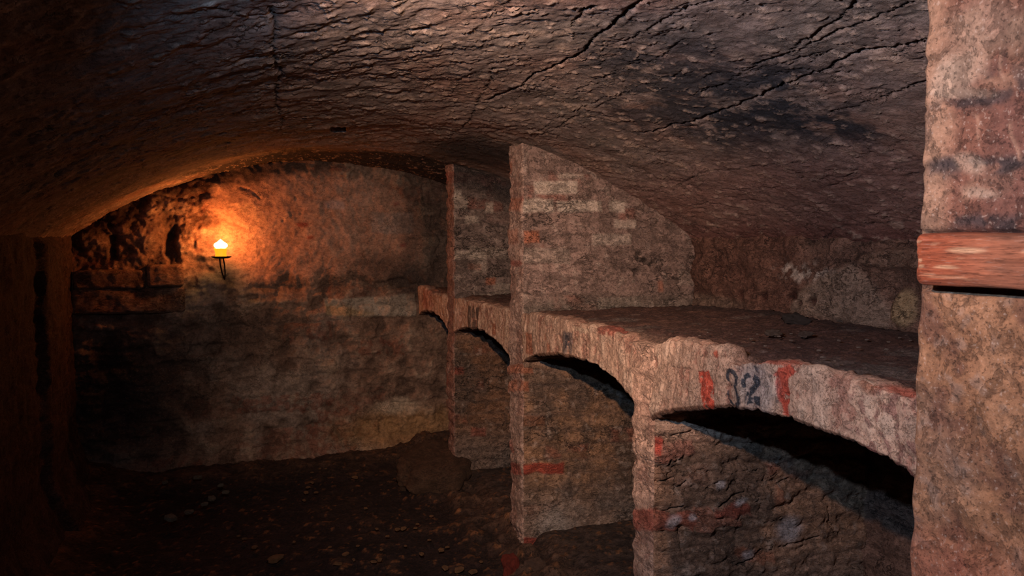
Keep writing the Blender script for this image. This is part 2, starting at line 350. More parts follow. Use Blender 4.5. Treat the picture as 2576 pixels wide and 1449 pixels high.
# ---- floor
def build_floor():
    yv = np.concatenate([np.linspace(-1.6, 1.6, 60)[:-1], graded(1.6, YE+.05, .0035, .008)])
    xv = np.arange(-.85, 2.56, .011)
    X, Y = np.meshgrid(xv, yv, indexing='xy')
    n1 = fbm(X*1.5, Y*1.5, 0, 4, 301); n2 = fbm(X*7, Y*7, 0, 4, 302); n3 = fbm(X*26, Y*26, 0, 3, 303)
    edge = ss(1.15, 1.62, X+.08*n1); ed2 = ss(5.2, 5.75, Y+.1*n1); ed3 = ss(-.35, -.8, X+.06*n1)
    comp = ss(1.5, 1.7, X)
    z = (.02*n1+.014*n2)*(1-.6*comp)+.008*np.abs(n3)+.05*edge*(1+n2*(1-comp))+.05*ed2+.10*ed3+.03*comp
    col = flat(X.shape, lin(42, 29, 26)); col = mix(col, lin(26, 19, 19), ss(0, .6, n1)*.7); col = mix(col, lin(72, 50, 38), ss(.25, .7, n2)*.5)
    er = np.maximum(np.maximum(edge, ed2), ed3)
    col = mix(col, lin(104, 76, 58), er*(.55+.5*n2)); col = mix(col, lin(70, 58, 52), comp*.7); col = mix(col, lin(150, 96, 56), ss(.45, .62, n3+.25*n2)*.5)
    tag(sheet('floor', np.stack([X, Y, z], -1), col, M_soil), 'dark trodden dirt floor of the passage', 'floor', kind='structure')
build_floor()
# ================================================================== PIERS
XF, XB = 1.5, 2.52
def ring(x0, x1, y0, y1, step_front, step_near, step_far, r=.018):
    """plan outline of a pier from the back, along the near side, round the passage face, back along the far side"""
    pts = []; nrm = []
    def seg(p, q, st, n):
        L = math.dist(p, q); k = max(2, int(L/st))
        for i in range(k): t = i/k; pts.append((p[0]+(q[0]-p[0])*t, p[1]+(q[1]-p[1])*t)); nrm.append(n)
    def arc(c, a0, a1, k=6):
        for i in range(k):
            a = a0+(a1-a0)*i/k; pts.append((c[0]+r*math.cos(a), c[1]+r*math.sin(a))); nrm.append((math.cos(a), math.sin(a)))
    seg((x1, y0), (x0+r, y0), step_near, (0, -1)); arc((x0+r, y0+r), -math.pi/2, -math.pi)
    seg((x0, y0+r), (x0, y1-r), step_front, (-1, 0)); arc((x0+r, y1-r), math.pi, math.pi/2)
    seg((x0+r, y1), (x1, y1), step_far, (0, 1)); seg((x1, y1), (x1, y0), .1, (1, 0))
    return np.array(pts), np.array(nrm)
def pier(name, y0, y1, z0, ztop, seed, paint, mat, st=(.005, .006, .03), dz=.0055, x0=XF, r=.018, rel=1.0, brk=(.255, .078)):
    pts, nrm = ring(x0, XB, y0, y1, *st, r=r)
    zt = ztop(pts[:, 0]) if callable(ztop) else np.full(len(pts), float(ztop))
    n = int((zt.max()-z0)/dz); V = np.linspace(0, 1, n)[:, None]
    Z = z0+V*(zt[None]-z0); X = np.broadcast_to(pts[:, 0], Z.shape); Y = np.broadcast_to(pts[:, 1], Z.shape)
    NX = np.broadcast_to(nrm[:, 0], Z.shape); NY = np.broadcast_to(nrm[:, 1], Z.shape)
    U = X+Y                                   # runs on round the corner
    n1 = fbm(X*1.8, Y*1.8, Z*1.8, 4, seed); n2 = fbm(X*8, Y*8, Z*9, 4, seed+1); n3 = fbm(X*26, Y*26, Z*26, 3, seed+2)
    jt, b1, b2 = bricks(U, Z+.06*(X-x0), *brk, .014, seed, .012)
    worn = ss(-.3, .4, n1)                     # how much of the coursing still shows
    h = .010*n1+.005*n2+.0025*n3+rel*(.007*terrace(n2, 3.2, .08)+(-.006*jt+.010*(b1-.5))*(.25+.6*worn))
    ck = cracks(U, Z, seed+8, 5, 11, .05, .02); h = h-.010*rel*ck
    front = (NX < -.5)
    h = np.where(front, h*.75+.004*np.sin(Z*62+3*n1), h)
    col, h, dx = paint(X, Y, Z, front, h, n1, n2, n3, jt, b1, b2)
    h = h*(X < XB-.01)
    P3 = np.stack([X+NX*h+dx[0], Y+NY*h+dx[1], Z], -1); m = len(pts)
    q = quads(n, m, True)
    return link(mesh_from(name, P3.reshape(-1, 3), q, col, [np.arange(m)[::-1], (n-1)*m+np.arange(m)]), name, mat)
Zr = lambda z: EYE+z
def rects(U, V, col, h, items, fn, n2, warp=.008, lift=.004, keep=None):
    for (ax, ay, bx, by), c, k in items:
        p = [fn(ax, ay), fn(bx, ay), fn(bx, by), fn(ax, by)]
        m = poly(U+warp*n2, V+warp*n2, p, .007)
        if keep is not None: m = m*keep
        col = mix(col, c, m*k*ss(-.9, -.1, n2+.3)); h = h+lift*m
    return col, h
WH, OR, RD, DK = lin(180, 160, 142), lin(158, 92, 64), lin(150, 58, 44), lin(48, 40, 38)
def masonry_col(X, Z, front, n1, n2, n3, jt, b1, b2, light, side, ochre, zsplit):
    col = flat(X.shape, side)
    col = mix(col, side*1.35, ss(0, .5, n1)*.6); col = mix(col, side*.6, ss(.0, .6, -n2)*.7)
    low = ss(zsplit+.05, zsplit-.08, Z+.04*n1)
    col = mix(col, ochre, low*.8); col = mix(col, lin(84, 68, 58), low*ss(.0, .5, n1+.4*n2)*.8)
    col = mix(col, lin(112, 104, 98), low*ss(.45, .15, Z+.12*n1)*.5)
    col = mix(col, lin(128, 68, 52), ss(.86, .94, b2)*ss(-.2, .3, n2+.1)*.5); col = mix(col, side*.5, jt*.35)
    col = mix(col, lin(165, 148, 130), ss(.9, .97, b1)*.35*(1-low)); col = mix(col, lin(170, 148, 132), ss(.35, .7, n3+.4*n2)*.35)
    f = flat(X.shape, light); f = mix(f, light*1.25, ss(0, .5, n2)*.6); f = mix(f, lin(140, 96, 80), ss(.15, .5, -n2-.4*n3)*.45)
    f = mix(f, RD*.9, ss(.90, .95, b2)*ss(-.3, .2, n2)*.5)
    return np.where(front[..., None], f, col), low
# ---- pier C: full height partition in the middle
def paint_C(X, Y, Z, front, h, n1, n2, n3, jt, b1, b2):
    near = (Y < 3.72) & ~front
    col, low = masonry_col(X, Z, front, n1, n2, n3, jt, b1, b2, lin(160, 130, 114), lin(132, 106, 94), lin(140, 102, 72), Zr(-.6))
    fn = lambda a, b: tuple(ony(a, b, 3.7)[[0, 2]])
    it = [((1343,455,1452,488), WH, .8), ((1312,500,1392,535), WH, .75), ((1400,505,1513,533), WH, .8), ((1532,505,1572,535), WH, .75), ((1545,552,1602,575), WH, .6), ((1490,588,1590,615), WH, .5), ((1405,437,1468,450), WH, .5),
          ((1318,580,1355,612), OR, .8), ((1655,705,1668,735), OR, .5), ((1470,780,1600,800), RD, .35), ((1300,1165,1418,1192), RD, .85), ((1316,925,1340,941), OR, .7), ((1300,960,1330,985), OR, .7), ((1316,1045,1370,1070), lin(110, 66, 44), .6), ((1300,1355,1358,1388), RD, .8)]
    col, h = rects(X, Z, col, h, it, fn, n2, keep=near)
    fy = lambda a, b: tuple(onx(a, b, 1.5)[[1, 2]])
    it2 = [((1276,500,1312,530), OR, .6), ((1276,575,1306,612), OR, .4), ((1276,655,1312,670), RD, .5), ((1280,918,1316,942), OR, .7), ((1280,958,1318,985), OR, .6), ((1280,410,1290,440), OR, .6), ((1280,1165,1310,1195), RD, .7)]
    col, h = rects(Y, Z, col, h, it2, fy, n2, keep=front)
    for p, a, b in (((1615,640), .05, .03), ((1640,655), .05, .04), ((1600,680), .03, .03)):
        c = fn(*p); k = blob(X+.02*n2, Z+.02*n3, c, a, b, 0, .5)*near*ss(-.1, .2, n3); col = mix(col, lin(52, 40, 34), k*.8); h = h-.012*k
    h = h-.010*near*np.exp(-(pdist(X+.01*n2, Z+.008*n2, [fn(1308,1042), fn(1335,1040), fn(1400,1030), fn(1470,1040)])/.004)**2)
    col = mix(col, lin(150, 138, 128), near*blob(X+.06*n2, Z+.04*n2, fn(1400,1320), .11, .09, .4, .6)*.7)
    col = mix(col, lin(96, 90, 78), near*ss(Zr(-.26), Zr(-.36), Z)*ss(Zr(-.42), Zr(-.37), Z)*.5)
    return col, h, (0, 0)
def topv(x): return vault_z(x)+.03
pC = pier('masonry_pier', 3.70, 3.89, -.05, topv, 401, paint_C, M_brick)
tag(pC, 'middle full-height brick pier with a row of pale exposed bricks, rising from floor to vault', 'pier')
# ---- pier D: far partition
def paint_D(X, Y, Z, front, h, n1, n2, n3, jt, b1, b2):
    near = (Y < 4.90) & ~front
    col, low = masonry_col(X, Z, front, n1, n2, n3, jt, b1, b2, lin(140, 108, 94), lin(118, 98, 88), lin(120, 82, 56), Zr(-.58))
    fn = lambda a, b: tuple(ony(a, b, 4.88)[[0, 2]])
    it = [((1130,477,1163,500), WH, .75), ((1222,508,1242,534), WH, .7), ((1132,542,1146,565), WH, .6), ((1170,542,1205,562), WH, .6), ((1133,632,1222,655), WH, .65), ((1190,655,1225,685), WH, .4), ((1222,700,1246,716), OR, .7),
          ((1130,600,1143,622), OR, .7), ((1130,660,1145,683), OR, .6), ((1175,665,1210,680), OR, .3), ((1138,925,1165,945), RD, .45), ((1185,1075,1222,1098), RD, .4)]
    col, h = rects(X, Z, col, h, it, fn, n2, keep=near)
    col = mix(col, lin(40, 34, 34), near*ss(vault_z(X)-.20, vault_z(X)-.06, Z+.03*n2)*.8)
    h = h-.012*near*np.exp(-(pdist(X+.01*n2, Z+.008*n2, [fn(1135,978), fn(1200,974), fn(1290,966)])/.005)**2)
    return col, h, (0, 0)
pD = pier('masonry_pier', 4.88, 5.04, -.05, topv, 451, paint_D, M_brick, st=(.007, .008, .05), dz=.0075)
tag(pD, 'farthest full-height brick pier, dark under the vault, nearest the end wall', 'pier')
# ---- pier B: low partition under the shelf
def paint_B(X, Y, Z, front, h, n1, n2, n3, jt, b1, b2):
    near = (Y < 2.46) & ~front
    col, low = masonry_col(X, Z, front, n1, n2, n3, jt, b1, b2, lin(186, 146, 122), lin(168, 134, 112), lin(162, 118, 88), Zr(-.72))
    fn = lambda a, b: tuple(ony(a, b, 2.445)[[0, 2]])
    # layered, slumped courses
    q = (Z+.10*(X-1.5)+.035*n2+.03*n1)/.088; fr = q-np.floor(q)
    h = h+near*(.012*ss(0, .6, fr)*ss(1, .9, fr)-.005)
    it = [((1634,1112,1660,1140), lin(168, 58, 44), .85), ((1660,1110,1740,1150), lin(150, 88, 74), .5), ((1640,1288,1740,1335), lin(146, 74, 56), .7), ((1740,1275,1860,1325), lin(146, 88, 68), .5), ((1952,1220,1975,1265), OR, .5), ((1840,1380,1950,1410), OR, .5), ((1800,1265,1890,1290), RD, .5)]
    col, h = rects(X, Z, col, h, it, fn, n2, warp=.035, lift=.006, keep=near)
    for p, a, b in (((1690,1310), .03, .022), ((1735,1302), .018, .012), ((1860,1262), .03, .012), ((1810,1215), .02, .015), ((1985,1330), .06, .05), ((1880,1395), .03, .02)):
        col = mix(col, lin(168, 158, 156), near*blob(X+.012*n2, Z+.012*n2, fn(*p), a, b, .2, .5)*.75)
    for q in (((1640,1100),(1668,1099),(1700,1094),(1735,1087)), ((1636,1217),(1660,1213),(1685,1205)), ((1700,1232),(1712,1222),(1725,1205)), ((1640,1290),(1685,1285),(1715,1270)), ((1805,1275),(1835,1250),(1868,1240)), ((1960,1215),(1985,1204)),
              ((1960,1380),(2010,1365),(2060,1352)), ((1845,1425),(1880,1412),(1915,1385)), ((2080,1280),(2090,1320),(2110,1350))):
        k = near*np.exp(-(pdist(X+.012*n3, Z+.008*n3, [fn(*t) for t in q])/.0045)**2); h = h-.016*k
    fy = lambda a, b: tuple(onx(a, b, 1.5)[[1, 2]])
    col, h = rects(Y, Z, col, h, [((1585,1283,1650,1340), lin(150, 72, 54), .8), ((1585,1090,1600,1110), OR, .3)], fy, n2, warp=.01, lift=.006, keep=front)
    return col, h, (0, 0)
pB = pier('masonry_pier', 2.445, 2.60, -.05, Zr(-.385), 501, paint_B, M_brick, st=(.004, .0055, .03), dz=.0048)
tag(pB, 'low layered brick pier under the shelf, left of the painted number, stopping at shelf height', 'pier')
# ---- pier A: near pier at the right edge of the picture
sil = [(-20,2339),(0,2338),(60,2336),(110,2334),(130,2340),(155,2346),(200,2338),(240,2331),(260,2334),(268,2350),(292,2350),(310,2343),(400,2336),(480,2325),(520,2331),(560,2326),(578,2332),(590,2345),(720,2345),(735,2338),(748,2318),(800,2316),(850,2314),(900,2306),(1000,2299),(1100,2293),(1200,2288),(1235,2286),(1255,2305),(1275,2303),(1290,2296),(1350,2290),(1449,2279),(1600,2274)]
XA, YA = 1.2, 1.072                        # this pier stands out into the passage
silz = np.array([onx(x, y, XA)[2] for y, x in sil]); sily = np.array([onx(x, y, XA)[1] for y, x in sil])
def paint_A(X, Y, Z, front, h, n1, n2, n3, jt, b1, b2):
    fy = lambda a, b: tuple(onx(a, b, XA)[[1, 2]])
    up = ss(Zr(-.02), Zr(.0), Z)
    col = flat(X.shape, lin(168, 112, 84))
    lo = mix(flat(X.shape, lin(132, 90, 62)), lin(116, 88, 72), ss(0, .5, n1)); lo = mix(lo, lin(158, 112, 80), ss(.0, .5, n2)*.6); lo = mix(lo, lin(92, 58, 44), ss(.1, .5, -n2-.2*n3)*.7); lo = mix(lo, lin(134, 114, 100), ss(.3, .6, n3+.3*n1)*.3)
    lo = mix(lo, lin(150, 80, 60), ss(Zr(-.45), Zr(-.6), Z+.06*n1)*.5)
    hi = mix(flat(X.shape, lin(110, 70, 54)), lin(136, 102, 80), ss(0.05, .5, n2)*.6); hi = mix(hi, lin(96, 62, 52), ss(.1, .5, -n1)*.6)
    edge = ss(.08, .016, YA-Y+.03*n2); hi = mix(hi, lin(156, 118, 92), edge*.8)
    for p, a, b, k in (((2500,220), .10, .035, .7), ((2420,262), .08, .010, .7), ((2480,410), .12, .012, .9), ((2385,430), .04, .018, .8), ((2530,565), .14, .016, .85), ((2340,330), .02, .03, .5), ((2560,120), .06, .02, .5)):
        hi = mix(hi, lin(58, 48, 46), blob(Y+.03*n2, Z+.014*n2, fy(*p), a*.8, b*.9, 0, .7)*ss(-.3, .1, n3+.1)*k)
    for p, a, b, k in (((2420,170), .05, .04, .6), ((2370,190), .03, .05, .7), ((2440,415), .025, .018, .6), ((2460,480), .04, .012, .6), ((2400,230), .08, .012, .6), ((2470,60), .08, .05, .4)):
        hi = mix(hi, lin(160, 132, 110), blob(Y+.02*n2, Z+.015*n2, fy(*p), a*.8, b*.8, .2, .5)*k)
    for q in (((2452,80),(2455,140),(2450,195)), ((2512,90),(2516,150),(2520,200)), ((2460,290),(2470,350)), ((2545,310),(2560,380),(2556,400))):
        k = np.exp(-(pdist(Y+.012*n2, Z, [fy(*t) for t in q])/.0028)**2); hi = mix(hi, lin(160, 122, 98), k*.5); h = h+.004*k
    h = h*.45; jz = 0
    for yy in (132, 264, 420): jz = jz+np.exp(-((Z+.010*n2-fy(2400, yy)[1])/.008)**2)
    h = h-.004*jz*up
    col = np.where((Z > Zr(-.03))[..., None], hi, lo)
    # silhouette of the far edge as surveyed; slot behind the beam
    e = np.interp(Z, silz, sily)-YA
    dy = e*ss(.72, .98, Y)
    slot = ss(Zr(-.098), Zr(-.086), Z)*ss(Zr(.018), Zr(.007), Z)
    h = np.where(front, h-.02*slot, h)
    return col, h, (0, dy)
pA = pier('masonry_pier', .50, YA, -.05, topv, 551, paint_A, M_pier, st=(.0036, .03, .008), dz=.004, r=.022, rel=.4, brk=(.3, .12), x0=XA)
tag(pA, 'thick nearest pier of terracotta blocks at the right, cut by an orange beam', 'pier')
# beam let into the near pier
def build_beam():
    x0, x1, y0, y1 = 1.165, 1.42, .48, onx(2302, 650, 1.165)[1]
    z1, z0 = Zr(.008), onx(2310, 716, 1.165)[2]
    nz, r = 40, .009
    prof = []                                 # cross-section in x-z, closed
    def seg(p, q, k):
        for i in range(k): prof.append((p[0]+(q[0]-p[0])*i/k, p[1]+(q[1]-p[1])*i/k))
    seg((x1, z0), (x0+r, z0), 14)
    for i in range(6): a = -math.pi/2-math.pi/2*i/6; prof.append((x0+r+r*math.cos(a), z0+r+r*math.sin(a)))
    seg((x0, z0+r), (x0, z1-r), 26)
    for i in range(6): a = math.pi-math.pi/2*i/6; prof.append((x0+r+r*math.cos(a), z1-r+r*math.sin(a)))
    seg((x0+r, z1), (x1, z1), 14); seg((x1, z1), (x1, z0), 6)
    prof = np.array(prof); yv = np.concatenate([np.linspace(y0, y1-.02, 150), y1-.02+.02*np.sin(np.linspace(.15, 1, 9)*math.pi/2)])
    cx, cz = (x0+x1)/2, (z0+z1)/2
    sh = np.ones(len(yv)); sh[-9:] = 1-.10*(1-np.cos(np.linspace(.15, 1, 9)*math.pi/2))
    Y = np.broadcast_to(yv[:, None], (len(yv), len(prof)))
    X = cx+(prof[None, :, 0]-cx)*(1-(1-sh[:, None])*.5); Z = cz+(prof[None, :, 1]-cz)*sh[:, None]
    g = fbm(X*20, Y*2.5, Z*40, 4, 601); g2 = fbm(X*9, Y*5, Z*14, 4, 602); g3 = fbm(X*30, Y*10, Z*60, 3, 603)
    X = X-.003*g-.003*g2*(X < 1.2); Z = Z+.003*g2
    Y = Y+.003*g3*(Y > y1-.015)
    col = flat(X.shape, lin(132, 64, 38)); col = mix(col, lin(156, 82, 52), ss(0, .5, g)*.7); col = mix(col, lin(88, 48, 36), ss(.05, .5, -g2)*.7); col = mix(col, lin(140, 92, 66), ss(1.02, .88, Y)*.5)
    col = mix(col, lin(222, 172, 130), ss(.5, .65, g3+.35*g)*.2)
    fy = lambda a, b: tuple(onx(a, b, x0)[[1, 2]])
    for p, a, b in (((2310,608), .008, .003), ((2312,655), .007, .004), ((2315,670), .008, .004), ((2380,672), .03, .003), ((2430,630), .04, .006)):
        col = mix(col, lin(205, 160, 120), blob(Y, Z, fy(*p), a*.8, b*.8, 0, .4)*.55)
    m = len(prof); n = len(yv)
    o = link(mesh_from('wooden_beam', np.stack([X, Y, Z], -1).reshape(-1, 3), quads(n, m, True)[:, ::-1], col, [np.arange(m), ((n-1)*m+np.arange(m))[::-1]]), 'wooden_beam', M_wood)
    tag(o, 'orange-red weathered beam let into the nearest pier at eye level', 'beam')
build_beam()
# ================================================================== ARCHES WITH THEIR SHELF SLAB
def arch(y0, y1, sof, top, seed, paint, label, dyr=.0042):
    yv = np.arange(y0, y1+dyr, dyr); sz = np.interp(yv, *np.array(sof).T[:, np.argsort(np.array(sof)[:, 0])]); tz = np.interp(yv, *np.array(top).T[:, np.argsort(np.array(top)[:, 0])])
    k = np.hanning(9); k /= k.sum(); sz = np.convolve(np.pad(sz, 4, 'edge'), k, 'valid'); 
    cols = []; r = .012
    ns, na, nf, nt = 24, 5, 56, 40
    t = np.linspace(0, 1, ns, endpoint=False)**.6; a = np.linspace(0, math.pi/2, na, endpoint=False); f = np.linspace(0, 1, nf, endpoint=False); q = np.linspace(0, 1, nt)**1.8
    one = np.ones_like(yv)[:, None]
    Xs = np.concatenate([XB+(XF+r-XB)*t, XF+r-r*np.sin(a), np.full(nf, XF), XF+r-r*np.cos(a), XF+r+(XB-XF-r)*q])
    X = Xs[None]*one; S = sz[:, None]; T = tz[:, None]
    Zb = np.concatenate([S+0*t, S+r-r*np.cos(a), S+r+(T-S-2*r)*f, T-r+r*np.sin(a), T+0*q-.004*q], 1)
    NX = np.concatenate([0*t, -np.sin(a), -np.ones(nf), -np.cos(a), 0*q])[None]*one
    NZ = np.concatenate([-1+0*t, -np.cos(a), np.zeros(nf), np.sin(a), 1+0*q])[None]*one
    Y = yv[:, None]*np.ones_like(Xs)[None]
    back = ss(XF+.075, XF+.10, X+.018*fbm(X*0+1, Y*9, 0, 3, seed+7))*(NZ > .5); Z = Zb*(1-back)+Zr(-.402)*back
    front = (NX < -.3); topm = NZ > .5
    n1 = fbm(X*2, Y*2, Z*2, 4, seed); n2 = fbm(X*9, Y*11, Z*8, 4, seed+1); n3 = fbm(X*30, Y*34, Z*26, 3, seed+2)
    # bricks set on edge, radiating from the arch centre
    mid = yv[len(yv)//2]; ang = (Y-mid)*(1+.30*(Z-Zr(-.5)))
    bi = (ang+.004*n2)/.072; fi = bi-np.floor(bi); b2 = np.abs(np.sin(np.floor(bi)*91.7+seed)*4375.85) % 1
    vj = ss(.14, .03, np.minimum(fi, 1-fi))
    h = .010*n1+.0035*n2+.003*n3+.005*terrace(n2, 3.5, .08)+np.where(front | (NZ < -.3), -.004*vj*ss(-.4, .4, n1+n2)+.004*(b2-.5), 0)
    h = h+np.where(topm, .006*n2, 0)
    col = flat(X.shape, lin(196, 156, 130)); col = mix(col, lin(214, 182, 156), ss(0, .5, n2)*.5); col = mix(col, lin(158, 122, 102), ss(0, .5, n1)*.5)
    flake = ss(.22, .34, -n2*.7-n3*.5+.12*(b2-.5)); col = mix(col, lin(138, 74, 60), flake*.45); h = h-.003*flake
    col = mix(col, lin(120, 66, 52), vj*ss(.0, .4, n1-n2)*.2)
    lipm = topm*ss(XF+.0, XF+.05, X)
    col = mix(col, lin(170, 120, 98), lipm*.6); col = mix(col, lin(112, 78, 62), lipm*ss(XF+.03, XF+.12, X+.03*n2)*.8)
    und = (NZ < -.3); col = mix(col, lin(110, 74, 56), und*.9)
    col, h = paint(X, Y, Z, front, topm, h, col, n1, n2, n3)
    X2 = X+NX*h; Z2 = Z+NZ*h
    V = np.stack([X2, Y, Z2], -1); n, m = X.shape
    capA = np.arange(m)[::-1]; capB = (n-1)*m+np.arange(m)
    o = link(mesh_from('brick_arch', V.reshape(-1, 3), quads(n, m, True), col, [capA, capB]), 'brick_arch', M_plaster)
    tag(o, label, 'arch'); return o
fy = lambda a, b: tuple(onx(a, b, 1.5)[[1, 2]])
def zoomed(*pp): return [fy(1700+x/5.795, 850+y/5.795) for x, y in pp]
def paint32(X, Y, Z, front, topm, h, col, n1, n2, n3):
    ft = front | topm
    w, w2 = Y+.004*n2, Z+.004*n3
    er = ss(-.62, -.42, n3)                     # where the paint has flaked
    RED = lin(190, 72, 50)
    a = poly(w, w2, zoomed((340,480),(500,480),(520,640),(570,880),(575,1040),(430,1050),(390,850),(350,650)), .003)
    b = poly(w, w2, zoomed((1415,540),(1490,430),(1660,400),(1760,500),(1640,590),(1640,800),(1655,930),(1600,1000),(1615,1200),(1550,1110),(1480,900),(1430,650)), .003)
    col = mix(col, RED, np.maximum(a*er, b*ss(-.8, -.6, n3))*front*.92); h = h-.002*np.maximum(a, b)*front
    # bluish wash round the numeral and along the right
    wash = blob(Y+.02*n2, Z+.02*n2, zoomed((1150,700))[0], .085, .075, 0, .5); col = mix(col, lin(150, 144, 142), wash*.55*front)
    ink = 0
    strokes = [(((768,480),(752,540),(762,605)), 15), (((770,620),(800,680),(770,740)), 8), (((750,790),(762,880),(835,970)), 13), (((780,478),(840,500),(895,590),(888,660),(870,700)), 19), (((870,715),(905,790),(932,880),(925,955),(885,985)), 19),
               (((988,690),(978,620),(1005,565),(1040,545)), 22), (((1090,555),(1145,620),(1150,680),(1105,755),(1050,820),(1030,930)), 27), (((1020,930),(1080,910),(1150,930),(1200,960)), 24), (((1130,890),(1190,900)), 22)]
    for pts, wd in strokes:
        wm = wd/5.795*.0021
        ink = np.maximum(ink, ss(wm*1.15, wm*.85, pdist(Y+.0015*n3, Z+.0015*n2, zoomed(*pts))))
    col = mix(col, lin(38, 46, 56), ink*front*ss(-.55, -.25, n3+.1)*.92)
    for pts in (((1470,930),(1510,1060)), ((1380,560),(1350,680)), ((1040,450),(1070,500)), ((1140,430),(1170,480))):
        col = mix(col, lin(60, 58, 66), front*ss(.010, .003, pdist(w, w2, zoomed(*pts)))*ss(-.1, .1, n3)*.8)
    # worn purple-red stains toward the right end
    col = mix(col, lin(120, 66, 62), front*ss(1.62, 1.45, Y)*ss(.05, .3, n3-.3*n2)*.6)
    pr = blob(Y+.01*n2, Z+.01*n2, fy(2185,960), .035, .028, 0, .4)*front; col = mix(col, lin(150, 92, 66), pr*.8)
    col = mix(col, lin(172, 78, 56), (blob(Y+.02*n2, X+.02*n2, (fy(2260,985)[0], 1.53), .07, .035, 0, .5)+blob(Y+.02*n2, X, (fy(1950,905)[0], 1.52), .09, .03, 0, .5))*topm*.8)
    # broken end of the raised kerb, exposed brick stub
    col = mix(col, lin(178, 84, 60), blob(Y, Z, zoomed((600,240))[0], .012, .012, 0, .3)*.9*front)
    hz = np.exp(-(pdist(Y+.006*n2, Z+.004*n2, [fy(1648,930), fy(1700,925), fy(1745,932)])/.003)**2); h = h-.004*hz*front
    hz = np.exp(-((Z+.01*n2-Zr(-.60))/.02)**2)*ss(2.25, 2.4, Y); h = h+.006*hz*front
    return col, h
def paint_plain(marks):
    def f(X, Y, Z, front, topm, h, col, n1, n2, n3):
        for (ax, ay, bx, by), c, k in marks:
            m = poly(Y+.006*n2, Z+.006*n3, [fy(ax, ay), fy(bx, ay+(bx-ax)*.2), fy(bx, by+(bx-ax)*.2), fy(ax, by)], .006)*(front | topm)
            col = mix(col, c, m*k*ss(-.6, -.2, n3+.1))
        return col, h
    return f
S = lambda *pp: [(y, Zr(z)) for y, z in pp]
arch(1.0, 2.455, S((2.47,-.66),(2.435,-.635),(2.38,-.61),(2.3,-.585),(2.209,-.562),(2.1,-.536),(2.018,-.520),(1.868,-.506),(1.701,-.498),(1.535,-.506),(1.425,-.521),(1.3,-.545),(1.1,-.59),(.98,-.63)),
     S((2.47,-.382),(2.40,-.368),(2.36,-.345),(2.06,-.341),(2.035,-.35),(2.02,-.378),(1.95,-.372),(1.86,-.352),(1.72,-.344),(1.5,-.350),(1.34,-.356),(.98,-.36)), 701, paint32,
     'nearest shelf arch with the painted number between two red stripes', .0036)
arch(2.59, 3.71, S((3.72,-.64),(3.671,-.612),(3.56,-.575),(3.423,-.547),(3.3,-.528),(3.16,-.517),(3.0,-.520),(2.894,-.529),(2.78,-.55),(2.693,-.569),(2.595,-.601),(2.57,-.61)),
     S((3.72,-.372),(3.2,-.364),(2.90,-.362),(2.70,-.366),(2.66,-.372),(2.64,-.392),(2.57,-.392)), 731,
     paint_plain([((1322,835,1338,890), OR, .8), ((1378,862,1386,885), OR, .7), ((1372,840,1378,855), OR, .5), ((1418,832,1440,885), lin(62, 62, 72), .6), ((1425,840,1432,875), lin(34, 36, 44), .8), ((1500,820,1545,838), RD, .7), ((1440,820,1480,832), lin(210, 180, 150), .6)]),
     'second shelf arch from the right with a faded dark mark above its crown')
arch(3.88, 4.89, S((4.93,-.64),(4.90,-.612),(4.78,-.575),(4.642,-.550),(4.414,-.532),(4.3,-.535),(4.14,-.556),(4.0,-.59),(3.90,-.632),(3.85,-.645)),
     S((4.93,-.378),(4.6,-.372),(4.2,-.374),(3.85,-.376)), 761,
     paint_plain([((1176,768,1184,822), DK, .75), ((1187,770,1193,824), DK, .7), ((1196,772,1203,826), DK, .8), ((1236,812,1245,842), OR, .8), ((1145,765,1160,830), lin(200, 160, 140), .4)]),
     'third shelf arch with dark upright grooves, between the middle and farthest piers', .0055)
arch(5.03, 5.76, S((5.78,-.58),(5.689,-.543),(5.55,-.52),(5.415,-.515),(5.25,-.535),(5.10,-.575),(5.045,-.60),(5.0,-.615)),
     S((5.78,-.352),(5.55,-.358),(5.40,-.385),(5.03,-.385)), 791, paint_plain([((1064,728,1085,775), lin(176, 112, 90), .6)]),
     'small farthest shelf arch against the end wall', .0065)
# ---- dirt lying on the shelves
def dirt(y0, y1, seed, label, heap=True, x0=1.555):
    st = .007 if heap else .014
    xv = np.arange(x0, 2.50, .010); yv = np.arange(y0, y1, st)
    Y, X = np.meshgrid(yv, xv, indexing='ij')
    n1 = fbm(X*2.2, Y*2.2, 0, 4, seed); n2 = fbm(X*9, Y*9, 0, 4, seed+1); n3 = fbm(X*30, Y*30, 0, 3, seed+2)
    z = Zr(-.366)+.012*n1+.008*n2+.006*n3
    z = z-.020*ss(x0+.05, x0-.005, X)
    if heap:
        z = z+.020*blob(X, Y, (2.30, 2.45), .28, .5, 0, .8)+.02*blob(X, Y, (2.42, 3.1), .2, .35, 0, .8)-.010*ss(2.2, 1.7, Y)
        z = z+.012*blob(X, Y, (1.8, 2.0), .10, .16, 0, .8)
        z = z-.016*ss(2.03, 2.0, Y)*ss(1.86, 1.95, Y)*ss(1.75, 1.6, X)
    col = flat(X.shape, lin(90, 62, 52)); col = mix(col, lin(62, 46, 42), ss(0, .5, n1)*.7); col = mix(col, lin(112, 78, 62), ss(.1, .5, n2)*.5); col = mix(col, lin(128, 112, 100), ss(.25, .5, n1-n2)*.35)
    col = mix(col, lin(150, 118, 98), ss(.10, .0, X-x0+.03*n2)*.45); col = mix(col, lin(58, 50, 48), ss(2.25, 2.4, X+.06*n1)*.5)
    o = sheet('shelf_dirt', np.stack([X, Y, z], -1), col, M_dirt, thick=(0, 0, -.03), flip=True)
    return tag(o, label, 'dirt', kind='stuff')
dirt(1.06, 3.70, 801, 'dark brown dirt and grit covering the wide nearest shelf')
dirt(3.89, 4.88, 821, 'brown dirt on the shelf between the middle and farthest piers', False)
